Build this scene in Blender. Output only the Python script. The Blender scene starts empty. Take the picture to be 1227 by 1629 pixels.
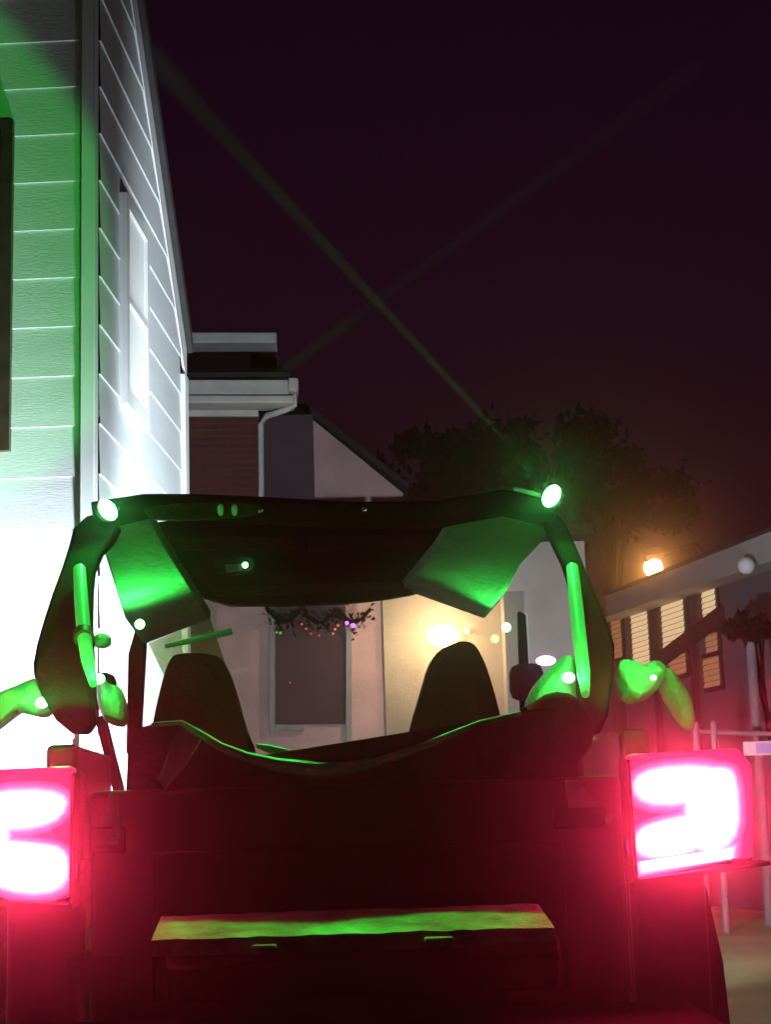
import bpy, bmesh, math, random
from mathutils import Vector, Matrix, Euler
random.seed(7)
S = bpy.context.scene
COL = S.collection
R = math.radians

# ------------------------------------------------------------------ camera
F = 2640.0; W0, H0 = 1227.0, 1629.0
CAM_LOC = Vector((-0.086, -3.3, 1.03))
M_CAM = (Matrix.Rotation(R(-2.75), 3, 'Z') @ Matrix.Rotation(R(90 + 10.47), 3, 'X') @ Matrix.Rotation(R(-1.75), 3, 'Z'))
cd = bpy.data.cameras.new('camera'); cam = bpy.data.objects.new('camera', cd); COL.objects.link(cam)
cam.location = CAM_LOC; cam.rotation_euler = M_CAM.to_euler()
cd.sensor_fit = 'VERTICAL'; cd.sensor_height = 24.0; cd.lens = 24.0 * F / H0
cd.clip_start = 0.05; cd.clip_end = 400
S.camera = cam

def ray(px, py):
    return M_CAM @ Vector(((px - W0 / 2) / F, -(py - H0 / 2) / F, -1.0))
def P(px, py, Y):
    d = ray(px, py); return CAM_LOC + d * ((Y - CAM_LOC.y) / d.y)
def PPL(px, py, p0, n):
    d = ray(px, py); return CAM_LOC + d * ((p0 - CAM_LOC).dot(n) / d.dot(n))

# ------------------------------------------------------------------ materials
MATS = {}
def mat(name, color, rough=0.6, metal=0.0, var=0.0, scale=8.0, bump=0.0, bscale=40.0, emit=None, estr=0.0, trans=0.0, coat=0.0, stretch=None, spec=None):
    if name in MATS: return MATS[name]
    m = bpy.data.materials.new(name); m.use_nodes = True
    nt = m.node_tree; b = nt.nodes['Principled BSDF']
    b.inputs['Base Color'].default_value = (*color, 1); b.inputs['Roughness'].default_value = rough
    b.inputs['Metallic'].default_value = metal
    if spec is not None: b.inputs['Specular IOR Level'].default_value = spec
    if coat: b.inputs['Coat Weight'].default_value = coat
    tc = nt.nodes.new('ShaderNodeTexCoord'); co = tc.outputs['Object']
    if stretch:
        mp = nt.nodes.new('ShaderNodeMapping'); mp.inputs['Scale'].default_value = stretch
        nt.links.new(co, mp.inputs['Vector']); co = mp.outputs['Vector']
    if var:
        n = nt.nodes.new('ShaderNodeTexNoise'); n.inputs['Scale'].default_value = scale; n.inputs['Detail'].default_value = 6
        nt.links.new(co, n.inputs['Vector'])
        r = nt.nodes.new('ShaderNodeValToRGB')
        r.color_ramp.elements[0].position = 0.3; r.color_ramp.elements[1].position = 0.7
        r.color_ramp.elements[0].color = (*[c * (1 - var) for c in color], 1)
        r.color_ramp.elements[1].color = (*[min(1, c * (1 + var)) for c in color], 1)
        nt.links.new(n.outputs['Fac'], r.inputs['Fac']); nt.links.new(r.outputs['Color'], b.inputs['Base Color'])
        mr = nt.nodes.new('ShaderNodeMapRange'); mr.inputs['To Min'].default_value = max(0, rough - .12); mr.inputs['To Max'].default_value = min(1, rough + .12)
        nt.links.new(n.outputs['Fac'], mr.inputs['Value']); nt.links.new(mr.outputs['Result'], b.inputs['Roughness'])
    if bump:
        n2 = nt.nodes.new('ShaderNodeTexNoise'); n2.inputs['Scale'].default_value = bscale; n2.inputs['Detail'].default_value = 4
        nt.links.new(co, n2.inputs['Vector'])
        bp = nt.nodes.new('ShaderNodeBump'); bp.inputs['Strength'].default_value = bump; bp.inputs['Distance'].default_value = 0.02
        nt.links.new(n2.outputs['Fac'], bp.inputs['Height']); nt.links.new(bp.outputs['Normal'], b.inputs['Normal'])
    if emit:
        b.inputs['Emission Color'].default_value = (*emit, 1); b.inputs['Emission Strength'].default_value = estr
    if trans:
        b.inputs['Transmission Weight'].default_value = trans
    MATS[name] = m; return m

def glow(name, rgb, base=(0.1, 0.1, 0.1)):
    mx = max(rgb); return mat(name, base, rough=0.3, emit=tuple(c / mx for c in rgb), estr=mx)

def glass_mat(name, tint, gloss=0.06):
    m = bpy.data.materials.new(name); m.use_nodes = True; nt = m.node_tree; nt.nodes.clear()
    o = nt.nodes.new('ShaderNodeOutputMaterial'); t = nt.nodes.new('ShaderNodeBsdfTransparent'); t.inputs[0].default_value = (*tint, 1)
    g = nt.nodes.new('ShaderNodeBsdfGlossy'); g.inputs['Roughness'].default_value = 0.03
    mx = nt.nodes.new('ShaderNodeMixShader'); mx.inputs[0].default_value = gloss
    nt.links.new(t.outputs[0], mx.inputs[1]); nt.links.new(g.outputs[0], mx.inputs[2]); nt.links.new(mx.outputs[0], o.inputs[0])
    MATS[name] = m; return m

def brick_mat(name, c1, c2, mortar, scale=1.0, bw=0.22, rh=0.075):
    m = bpy.data.materials.new(name); m.use_nodes = True; nt = m.node_tree; b = nt.nodes['Principled BSDF']
    tc = nt.nodes.new('ShaderNodeTexCoord'); mp = nt.nodes.new('ShaderNodeMapping')
    mp.inputs['Rotation'].default_value = (R(90), 0, 0)
    br = nt.nodes.new('ShaderNodeTexBrick'); br.inputs['Color1'].default_value = (*c1, 1); br.inputs['Color2'].default_value = (*c2, 1)
    br.inputs['Mortar'].default_value = (*mortar, 1); br.inputs['Scale'].default_value = scale
    br.inputs['Brick Width'].default_value = bw; br.inputs['Row Height'].default_value = rh; br.inputs['Mortar Size'].default_value = 0.008
    nt.links.new(tc.outputs['Object'], mp.inputs['Vector']); nt.links.new(mp.outputs['Vector'], br.inputs['Vector'])
    nt.links.new(br.outputs['Color'], b.inputs['Base Color']); b.inputs['Roughness'].default_value = 0.85
    MATS[name] = m; return m

GREEN = (0.03, 1.0, 0.09)
M_SIDING = mat('white_siding', (0.70, 0.72, 0.74), 0.5, var=0.05, scale=2.0, bump=0.12, bscale=30, stretch=(1, 1, 6))
M_TRIM = mat('white_trim', (0.74, 0.75, 0.76), 0.45, var=0.04, scale=5)
M_BROWNWIN = mat('brown_window_frame', (0.05, 0.028, 0.018), 0.5, var=0.3, scale=9)
M_DARKGLASS = mat('dark_window_glass', (0.02, 0.017, 0.016), 0.08)
M_CURTAIN = mat('window_blind', (0.82, 0.82, 0.80), 0.7, var=0.05, scale=20, emit=(.85, .97, 1.0), estr=.14)
M_SHINGLE = mat('roof_shingle', (0.03, 0.028, 0.03), 0.9, var=0.4, scale=12, bump=0.4)
M_BRICK = brick_mat('red_brick', (0.15, 0.03, 0.025), (0.11, 0.022, 0.02), (0.12, 0.06, 0.055))
M_GUTTER = mat('gutter_metal', (0.70, 0.70, 0.66), 0.5, var=0.08, scale=6)
M_STUCCO = mat('pink_stucco', (0.66, 0.42, 0.42), 0.9, var=0.2, scale=1.6, bump=0.3, bscale=25)
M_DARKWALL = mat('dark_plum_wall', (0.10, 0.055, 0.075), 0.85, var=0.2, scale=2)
M_TAN = mat('tan_render', (0.42, 0.34, 0.27), 0.85, var=0.18, scale=1.5, bump=0.2)
M_PALE = mat('pale_render', (0.60, 0.52, 0.49), 0.85, var=0.25, scale=1.1, bump=0.2)
M_GREYPAINT = mat('grey_painted_board', (0.36, 0.34, 0.35), 0.7, var=0.12, scale=3)
M_GREYWALL = mat('grey_wall', (0.13, 0.11, 0.14), 0.85, var=0.15, scale=2)
M_DARKWOOD = mat('dark_wood', (0.03, 0.017, 0.02), 0.85, var=0.3, scale=6, spec=.1)
M_ASPHALT = mat('asphalt', (0.05, 0.05, 0.05), 0.85, var=0.3, scale=6, bump=0.5, bscale=120)
M_DRIVE = mat('worn_concrete', (0.52, 0.47, 0.20), 0.9, var=0.25, scale=0.9, bump=0.3, bscale=60)
M_PAINT = mat('black_car_paint', (0.010, 0.007, 0.008), 0.5, var=0.3, scale=3, coat=0.15, spec=.3)
M_PLASTIC = mat('black_plastic', (0.010, 0.009, 0.009), 0.8, var=0.3, scale=10, bump=0.2, bscale=200, spec=.15)
M_BUMP = mat('bumper_black', (0.005, 0.004, 0.004), 0.9, var=0.3, scale=8, spec=.05)
M_STEP = mat('green_lit_step', (0.025, 0.20, 0.06), 0.85, var=0.85, scale=14, bump=0.4, bscale=90)  # green lamp light put into the base colour
M_PAD = mat('roll_bar_padding', (0.009, 0.007, 0.009), 0.95, var=0.3, scale=14, bump=0.12, bscale=60, spec=.04)
M_BAND = mat('grey_canvas_padding', (0.20, 0.19, 0.18), 0.9, var=0.25, scale=7, bump=0.4, bscale=45)
M_HEADER = mat('headliner_fabric', (0.035, 0.028, 0.024), 0.95, var=0.3, scale=9, bump=0.3, spec=.1)
M_SEAT = mat('seat_cloth', (0.04, 0.042, 0.036), 0.95, var=0.3, scale=12, bump=0.2, bscale=50, spec=.1)
M_TARP = mat('black_tarp', (0.012, 0.010, 0.010), 0.7, var=0.3, scale=6, bump=0.5, bscale=18, spec=.2)
M_RIM = mat('tarp_edge_binding', (0.42, 0.42, 0.40), 0.4, var=0.3, scale=10, bump=0.4)
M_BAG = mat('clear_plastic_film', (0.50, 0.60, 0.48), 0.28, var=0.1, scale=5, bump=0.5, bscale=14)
M_CHROME = mat('chrome_tube', (0.75, 0.75, 0.75), 0.22, metal=1.0, var=0.05)
M_TYRE = mat('tyre_rubber', (0.014, 0.013, 0.013), 0.85, var=0.2, scale=20, bump=0.4)
M_RIMALLOY = mat('wheel_alloy', (0.12, 0.12, 0.12), 0.4, metal=0.8)
M_LENSRED = mat('red_lens', (0.45, 0.005, 0.02), 0.15, emit=(1.0, 0.03, 0.14), estr=1.1)
M_TAIL = glow('tail_lamp_led', (235, 7, 23))
M_GLOWRINGS = [glow('red_glow_ring_' + n_, v, base=(.4, .01, .03)) for n_, v in (('core', (26, 1.1, 2.1)), ('inner', (17, .72, 1.45)), ('bright', (11, .48, 1.0)), ('middle', (7.2, .30, .72)), ('soft', (4.8, .19, .48)), ('outer', (3.2, .13, .42)), ('edge', (2.1, .075, .27)))]  # glow layers imitating soft bloom around the tail LEDs
M_POD = glow('green_pod_lens', (5, 44, 9))
M_CABGREEN = glow('green_cabin_led', (4, 24, 6))
M_HEAD = glow('headlamp_lens', (20, 21, 23), base=(.6, .6, .6))
M_WARM = glow('warm_lamp_glass', (34, 24, 12), base=(.6, .5, .4))
M_STREET = glow('sodium_lamp_glass', (75, 31, 8), base=(.6, .4, .3))
M_PURPLE = glow('purple_led', (7, 2.4, 9))
M_TUBE_SHEEN = glow('green_tube_sheen', (0.02, 0.36, 0.045), base=(.3, .5, .3))  # glow in place of green light reflected off plain tubes
M_LITSIDING = mat('lamplit_siding_glow', (0.5, 0.4, 0.28), 0.8, emit=(1.0, 0.70, 0.38), estr=0.75)  # amber glow stands in for siding lit by the street lamp
M_LITSIDING_DIM = mat('lamplit_siding_glow_dim', (0.35, 0.22, 0.14), 0.8, emit=(1.0, 0.45, 0.18), estr=0.26)  # weaker glow for dimmer patches of lamplit siding
M_LEAF = mat('dark_foliage', (0.005, 0.0065, 0.004), 0.9, var=0.4, scale=2, spec=.03)
M_BARK = mat('bark', (0.015, 0.011, 0.008), 0.9, var=0.3, scale=8, bump=0.5, spec=.05)
M_STEEL = mat('galvanised_steel', (0.17, 0.16, 0.17), 0.6, metal=0.0, var=0.15, scale=6)
M_WINDSHIELD = glass_mat('tinted_windshield_glass', (0.80, 0.82, 0.80), 0.05)

# ------------------------------------------------------------------ object helpers
def link(name, bm, m, parent=None, root_loc=None, smooth=False, bevel=0.0, sharp=40):
    bmesh.ops.recalc_face_normals(bm, faces=bm.faces)
    me = bpy.data.meshes.new(name)
    rl = Vector(root_loc) if root_loc is not None else Vector((0, 0, 0))
    for v in bm.verts: v.co -= rl
    bm.to_mesh(me); bm.free()
    me.materials.append(m)
    if smooth:
        for p in me.polygons: p.use_smooth = True
    o = bpy.data.objects.new(name, me); COL.objects.link(o)
    if parent is not None: o.parent = parent
    else: o.location = rl
    if bevel:
        b = o.modifiers.new('bevel', 'BEVEL'); b.width = bevel; b.segments = 2; b.limit_method = 'ANGLE'; b.angle_limit = R(35)
        if not smooth:
            for p in me.polygons: p.use_smooth = True
            me.set_sharp_from_angle(angle=R(sharp)) if hasattr(me, 'set_sharp_from_angle') else None
    if smooth and hasattr(me, 'set_sharp_from_angle'): me.set_sharp_from_angle(angle=R(sharp))
    return o

def tag(o, label, cat, group=None, kind=None):
    if label: o['label'] = label
    if cat: o['category'] = cat
    if group: o['group'] = group
    if kind: o['kind'] = kind
    return o

class Thing:
    def __init__(s, name, loc, label, cat, group=None, kind=None):
        s.loc = Vector(loc); s.o = bpy.data.objects.new(name, None); COL.objects.link(s.o)
        s.o.location = s.loc; s.o.empty_display_size = 0.2; tag(s.o, label, cat, group, kind)
    def part(s, name, bm, m, parent=None, label=None, **k):
        o = link(name, bm, m, parent if parent is not None else s.o, s.loc, **k)
        if label: o['label'] = label
        return o
    def light(s, name, kind, loc, power, color, radius=0.03, target=None, spot=None, blend=0.5, parent=None):
        l = bpy.data.lights.new(name, kind); l.energy = power; l.color = color; l.shadow_soft_size = radius
        if kind == 'SPOT': l.spot_size = R(spot); l.spot_blend = blend
        o = bpy.data.objects.new(name, l); COL.objects.link(o); o.parent = parent if parent is not None else s.o
        o.location = Vector(loc) - s.loc
        if target is not None:
            o.rotation_euler = (Vector(target) - Vector(loc)).to_track_quat('-Z', 'Y').to_euler()
        return o

def NB(): return bmesh.new()
def box(bm, lo, hi, mtx=None):
    vs = [bm.verts.new(Vector((x, y, z)) if mtx is None else mtx @ Vector((x, y, z))) for x in (lo[0], hi[0]) for y in (lo[1], hi[1]) for z in (lo[2], hi[2])]
    for f in ((0, 1, 3, 2), (4, 6, 7, 5), (0, 4, 5, 1), (2, 3, 7, 6), (0, 2, 6, 4), (1, 5, 7, 3)):
        bm.faces.new([vs[i] for i in f])
    return bm
def tube(bm, pts, rads, n=10):
    pts = [Vector(p) for p in pts]
    if not hasattr(rads, '__len__'): rads = [rads] * len(pts)
    rings = []
    for i, p in enumerate(pts):
        a = pts[max(0, i - 1)]; b = pts[min(len(pts) - 1, i + 1)]
        t = (b - a).normalized(); u = t.cross(Vector((0, 0, 1)))
        if u.length < 0.15: u = t.cross(Vector((0, 1, 0)))
        u.normalize(); v = t.cross(u)
        rings.append([bm.verts.new(p + (u * math.cos(2 * math.pi * k / n) + v * math.sin(2 * math.pi * k / n)) * rads[i]) for k in range(n)])
    for r0, r1 in zip(rings, rings[1:]):
        for k in range(n): bm.faces.new((r0[k], r0[(k + 1) % n], r1[(k + 1) % n], r1[k]))
    bm.faces.new(rings[0][::-1]); bm.faces.new(rings[-1])
    return bm
def prism(bm, pts, off):
    off = Vector(off)
    a = [bm.verts.new(Vector(p)) for p in pts]; b = [bm.verts.new(Vector(p) + off) for p in pts]
    n = len(pts)
    fa = bm.faces.new(a); fb = bm.faces.new(b[::-1])
    for i in range(n): bm.faces.new((a[i], b[i], b[(i + 1) % n], a[(i + 1) % n]))
    if n > 4: bmesh.ops.triangulate(bm, faces=[fa, fb])
    return bm
def prism_px(bm, pts, th):
    return prism(bm, [P(*p) for p in pts], (0, th, 0))
def sphere(bm, c, r, sc=(1, 1, 1), seg=16):
    m = Matrix.Translation(Vector(c)) @ Matrix.Diagonal((sc[0], sc[1], sc[2], 1))
    bmesh.ops.create_uvsphere(bm, u_segments=seg, v_segments=seg // 2 + 1, radius=r, matrix=m); return bm
def smoothpoly(pts, n=1):
    for _ in range(n):
        q = []
        for i in range(len(pts)):
            a, b = pts[i], pts[(i + 1) % len(pts)]
            q.append(tuple(a[k] * .75 + b[k] * .25 for k in range(len(a)))); q.append(tuple(a[k] * .25 + b[k] * .75 for k in range(len(a))))
        pts = q
    return pts

# ------------------------------------------------------------------ world and haze
w = bpy.data.worlds.new('World'); S.world = w; w.use_nodes = True
nt = w.node_tree; bg = nt.nodes['Background']
tc = nt.nodes.new('ShaderNodeTexCoord'); sp = nt.nodes.new('ShaderNodeSeparateXYZ'); cr = nt.nodes.new('ShaderNodeValToRGB')
nt.links.new(tc.outputs['Generated'], sp.inputs[0]); nt.links.new(sp.outputs['Z'], cr.inputs['Fac']); nt.links.new(cr.outputs['Color'], bg.inputs['Color'])
cr.color_ramp.elements[0].position = 0.0; cr.color_ramp.elements[0].color = (0.024, 0.005, 0.012, 1)
cr.color_ramp.elements[1].position = 0.55; cr.color_ramp.elements[1].color = (0.008, 0.002, 0.0075, 1)
bg.inputs['Strength'].default_value = 0.85

hz = link('haze', box(NB(), (-14, -6, -1.0), (16, 40, 10.5)), bpy.data.materials.new('night_haze'))
tag(hz, None, None, kind='stuff')
hm = hz.data.materials[0]; hm.use_nodes = True; nt = hm.node_tree; nt.nodes.clear()
ho = nt.nodes.new('ShaderNodeOutputMaterial'); pv = nt.nodes.new('ShaderNodeVolumePrincipled')
pv.inputs['Color'].default_value = (.85, .85, .85, 1); pv.inputs['Density'].default_value = 0.015; pv.inputs['Anisotropy'].default_value = 0.968
nt.links.new(pv.outputs[0], ho.inputs['Volume'])

# ------------------------------------------------------------------ ground
g = link('ground', box(NB(), (-60, -12, -0.3), (60, 120, 0.0)), M_DRIVE); g['kind'] = 'structure'
dv = link('driveway', box(NB(), (-1.6, -11, -0.2), (1.25, 8.0, 0.004)), M_ASPHALT); dv['kind'] = 'structure'

# ------------------------------------------------------------------ white clapboard house (left)
A_S = R(5.3)
u_side = Vector((math.sin(A_S), math.cos(A_S), 0)); n_side = Vector((math.cos(A_S), -math.sin(A_S), 0))
u_front = Vector((-math.cos(A_S), math.sin(A_S), 0)); n_front = Vector((-math.sin(A_S), -math.cos(A_S), 0))
corner = P(152, 700, 4.7); corner.z = 0
H = Thing('clapboard_house', corner, 'white clapboard house beside the car, lit from white to green', 'house')
def clip_poly(poly, a, b):      # keep z <= a + b*u
    out = []
    for i in range(len(poly)):
        p, q = poly[i], poly[(i + 1) % len(poly)]
        fp, fq = a + b * p[0] - p[1], a + b * q[0] - q[1]
        if fp >= 0: out.append(p)
        if (fp >= 0) != (fq >= 0):
            t = fp / (fp - fq); out.append((p[0] + (q[0] - p[0]) * t, p[1] + (q[1] - p[1]) * t))
    return out
def clap(bm, O, u, n, u0, u1, z0, z1, pitch, a=99, b=0, lip=0.012):
    def pt(uu, z, d): return O + u * uu + n * d + Vector((0, 0, z))
    k = 0
    while z0 + k * pitch < z1:
        zb = z0 + k * pitch; zt = min(zb + pitch, z1); k += 1
        poly = clip_poly([(u0, zb), (u1, zb), (u1, zt), (u0, zt)], a, b)
        if len(poly) < 3: continue
        bm.faces.new([bm.verts.new(pt(x, z, lip - (lip - .003) * (z - zb) / pitch)) for x, z in poly])
        lo = [x for x, z in poly if z <= zb + 1e-6]
        if len(lo) >= 2:
            xa, xb = min(lo), max(lo)
            bm.faces.new([bm.verts.new(pt(*q)) for q in ((xa, zb, .0), (xb, zb, .0), (xb, zb, lip), (xa, zb, lip))])
# rake of the side wall
pa = PPL(207, 0, corner, n_side); pb = PPL(288, 570, corner, n_side)
ua, ub = (pa - corner).dot(u_side), (pb - corner).dot(u_side)
rb = (pb.z - pa.z) / (ub - ua); ra = pa.z - rb * ua
uL = (PPL(290, 700, corner, n_side) - corner).dot(u_side)
PITCH = 0.2545
zref = P(70, 760, 4.72).z; z0 = zref - PITCH * math.floor(zref / PITCH)
bm = NB(); clap(bm, corner, u_front, n_front, 0.07, 4.2, z0, ra + .1, PITCH, a=ra); H.part('front_wall', bm, M_SIDING)
bm = NB(); clap(bm, corner, u_side, n_side, 0.05, uL - 0.10, z0 + .02, ra, PITCH, a=ra, b=rb); H.part('side_wall', bm, M_SIDING)
def bar(bm, O, u, n, ua_, ub_, za, zb, d0, d1):
    prism(bm, [O + u * ua_ + n * d0 + Vector((0, 0, za)), O + u * ub_ + n * d0 + Vector((0, 0, za)), O + u * ub_ + n * d0 + Vector((0, 0, zb)), O + u * ua_ + n * d0 + Vector((0, 0, zb))], n * (d1 - d0))
bm = NB(); bar(bm, corner, u_front, n_front, 0.0, 0.07, 0, ra - .05, -0.05, 0.035); H.part('corner_board', bm, M_TRIM, bevel=.004)
bm = NB(); bar(bm, corner, u_side, n_side, uL - 0.10, uL + .02, 0, ra + rb * uL - .1, -0.05, 0.04); H.part('corner_board', bm, M_TRIM, bevel=.004)
# rake board
bm = NB(); zv = Vector((0, 0, 1))
prism(bm, [corner + u_side * -0.06 + zv * (ra - .02), corner + u_side * (uL + .1) + zv * (ra + rb * (uL + .1) - .02), corner + u_side * (uL + .1) + zv * (ra + rb * (uL + .1) + .25), corner + u_side * -0.06 + zv * (ra + .25)], n_side * 0.016)
H.part('rake_board', bm, M_TRIM)
bm = NB()
q = [corner + u_side * -.10 + zv * (ra + .22), corner + u_side * (uL + .12) + zv * (ra + rb * (uL + .12) + .22)]
prism(bm, [q[0] + n_side * .055, q[1] + n_side * .055, q[1] + u_front * 4.2, q[0] + u_front * 4.2], (0, 0, .1)); H.part('roof', bm, M_SHINGLE)
bm = NB(); box(bm, (-4.2, 0.03, 0), (-0.03, 2.3, 2.2)); H.part('inner_wall', NB() if False else bm, M_GREYWALL) if False else bm.free()
# side window: white blind, white frame
def pxu(px, py): v = PPL(px, py, corner, n_side) - corner; return v.dot(u_side), v.z
(w0, wt), (w1, _t), (_a, wb) = pxu(190, 330), pxu(222, 430), pxu(206, 640)
bm = NB()
for a_, b_, c_, d_ in ((w0 - .04, w1 + .04, wt, wt + .07), (w0 - .04, w1 + .04, wb - .08, wb), (w0 - .04, w0 + .02, wb, wt), (w1 - .02, w1 + .04, wb, wt), (w0 + .02, w1 - .02, (wb + wt) / 2 - .02, (wb + wt) / 2 + .02)):
    bar(bm, corner, u_side, n_side, a_, b_, c_, d_, 0.0, 0.05)
wf = H.part('window', bm, M_TRIM)
bm = NB(); bar(bm, corner, u_side, n_side, w0 + .02, w1 - .02, wb, wt, 0.0, 0.032); H.part('pane', bm, M_CURTAIN, parent=wf, label='pale blind drawn behind the side window')
# brown window at the left frame edge
v0 = PPL(14, 210, corner, n_front) - corner; v1 = PPL(16, 700, corner, n_front) - corner
fu, ft, fb = v0.dot(u_front), v0.z, v1.z
bm = NB()
for a_, b_, c_, d_ in ((fu - .03, fu + 1.0, ft, ft + .05), (fu - .03, fu + 1.0, fb - .06, fb), (fu - .03, fu + .03, fb, ft), (fu + .94, fu + 1.0, fb, ft), (fu + .03, fu + .94, (fb + ft) / 2 - .02, (fb + ft) / 2 + .02)):
    bar(bm, corner, u_front, n_front, a_, b_, c_, d_, 0.0, 0.045)
wf = H.part('window', bm, M_BROWNWIN)
bm = NB(); bar(bm, corner, u_front, n_front, fu + .03, fu + .94, fb, ft, 0.0, 0.028); H.part('pane', bm, M_DARKGLASS, parent=wf)

# ------------------------------------------------------------------ brick house behind (with dormer, gutter, downspout, door)
YB = 15.0
B0 = P(350, 800, YB); B0.z = 0
B = Thing('brick_house', B0, 'dark red brick house with pale gutter, downspout and plum gable behind the white house', 'house')
def rect_px(bm, x0, y0, x1, y1, Y, th): return prism_px(bm, [(x0, y0, Y), (x1, y0, Y), (x1, y1, Y), (x0, y1, Y)], th)
def wall_to_ground(bm, px0, px1, pytop, Y, th):
    a, b = P(px0, pytop, Y), P(px1, pytop, Y); z = (a.z + b.z) / 2
    box(bm, (a.x, Y, 0), (b.x, Y + th, z))
bm = NB(); wall_to_ground(bm, 60, 413, 660, YB, .3); B.part('brick_wall', bm, M_BRICK)
bm = NB(); wall_to_ground(bm, 408, 498, 660, YB + .32, .3); B.part('recessed_wall', bm, M_DARKWALL)
bm = NB(); rect_px(bm, 100, 640, 411, 662, YB - .06, .058); B.part('frieze_board', bm, M_GUTTER, bevel=.01)
bm = NB(); rect_px(bm, 100, 604, 460, 627, YB - .34, .34); B.part('fascia', bm, M_GUTTER, bevel=.01)
bm = NB(); rect_px(bm, 100, 628, 468, 641, YB - .40, .38); B.part('gutter', bm, M_GUTTER, bevel=.02)
bm = NB(); rect_px(bm, 458, 600, 475, 622, YB - .42, .3); B.part('gutter_end', bm, M_GUTTER, bevel=.02)
bm = NB(); tube(bm, [P(469, 624, YB - .25), P(468, 645, YB - .25), P(455, 652, YB - .22), P(424, 662, YB - .12), P(415, 675, YB - .08), P(416, 850, YB - .08)], .034); B.part('downspout', bm, M_GUTTER, smooth=True)
bm = NB(); prism(bm, [P(100, 602, YB - .3), P(462, 600, YB - .3), P(440, 585, YB + 3), P(100, 585, YB + 3)], (0, 0, .06)); B.part('roof', bm, M_SHINGLE)
bm = NB(); rect_px(bm, 100, 545, 398, 604, YB + 1.0, .3); dm = B.part('dormer', bm, M_DARKWALL)
bm = NB(); rect_px(bm, 100, 528, 440, 545, YB + .6, 1.2); B.part('dormer_fascia', bm, M_GUTTER, parent=dm, bevel=.02)
bm = NB(); rect_px(bm, 400, 546, 440, 600, YB + 1.25, .3); B.part('dormer_return', bm, M_DARKWOOD, parent=dm)
# pinkish gable
YG = 16.2; YE = 14.05
gt, ge = P(470, 645, YG), P(642, 785, YG); ge2 = P(640, 800, YG); gl = P(300, 645, YG)
bm = NB(); prism(bm, [(gl.x, YG, 0), (ge2.x, YG, 0), ge2, ge, gt, gl], (0, .3, 0)); B.part('gable_wall', bm, M_STUCCO)
bm = NB(); prism(bm, [gt + Vector((0, -.05, .03)), ge + Vector((.06, -.05, .03)), ge + Vector((.06, -.05, .12)), gt + Vector((0, -.05, .12))], (0, 3, 0)); B.part('gable_roof', bm, M_SHINGLE)
# added dark box standing in for a shadow on the gable
bm = NB(); rect_px(bm, 470, 690, 496, 752, YG - .25, .25); B.part('shadow_box', bm, M_DARKWALL, bevel=.02)
# single storey extension seen through the windshield, with a dark door in a white frame
bm = NB(); wall_to_ground(bm, 250, 605, 862, YE, .5); ex = B.part('extension_wall', bm, M_STUCCO)
a, b = P(245, 862, YE), P(600, 862, YE)
bm = NB(); box(bm, (a.x, YE - .2, max(a.z, b.z) + .01), (b.x - .05, YE + .95, max(a.z, b.z) + .1)); B.part('extension_roof', bm, M_DARKWOOD)
bm = NB(); rect_px(bm, 438, 960, 550, 1152, YE - .03, .028); dr = B.part('door', bm, M_DARKWALL)
bm = NB()
rect_px(bm, 428, 950, 437, 1163, YE - .06, .058); rect_px(bm, 438, 1153, 484, 1162, YE - .06, .058); rect_px(bm, 551, 1000, 560, 1230, YE - .06, .058)
B.part('door_frame', bm, M_GREYPAINT, parent=dr)
bm = NB(); prism_px(bm, [(320, 880, YE - .022), (345, 880, YE - .022), (345, 1240, YE - .022), (320, 1240, YE - .022)], .02); B.part('pilaster', bm, M_TAN)

# garland and string lights on that wall
GL = P(480, 985, YE - .2)
G = Thing('string_lights', GL, 'scalloped garland of red, green and purple string lights over the dark door', 'string lights')
pts = []
for i in range(33):
    t = i / 32; x = 425 + 165 * t; y = 968 + 22 * abs(math.sin(t * math.pi * 3.0)) + random.uniform(-2, 2)
    pts.append(P(x, y, YE - .2))
bm = NB(); tube(bm, pts, .02, 6)
for p in pts:
    for k in range(11):
        c = p + Vector((random.gauss(0, .035), random.uniform(-.04, .04), random.gauss(-.02, .05))); s = random.uniform(.018, .045)
        a = [Vector((random.uniform(-1, 1), random.uniform(-1, 1), random.uniform(-1, 1))) * s for _ in range(3)]
        bm.faces.new([bm.verts.new(c + q) for q in a])
G.part('garland', bm, M_LEAF)
M_BR = glow('red_bulb', (1.2, .05, .06)); M_BO = glow('orange_bulb', (1.8, .35, .12)); M_BP = glow('violet_bulb', (2.0, .55, 3.4)); M_BG = glow('green_bulb', (.05, .8, .08))
for (x, y, m, r) in ((446, 1007, M_BG, .016), (440, 1006, M_BG, .013), (480, 993, M_BR, .013), (487, 1000, M_BR, .014), (495, 1008, M_BR, .013), (508, 1011, M_BR, .012), (530, 1008, M_BO, .013), (533, 1001, M_BO, .014), (538, 995, M_BO, .013), (552, 991, M_BP, .022), (562, 995, M_BP, .026), (461, 1086, M_BR, .012)):
    G.part('bulb', sphere(NB(), P(x, y, YE - .27), r, seg=8), m, smooth=True)

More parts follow.
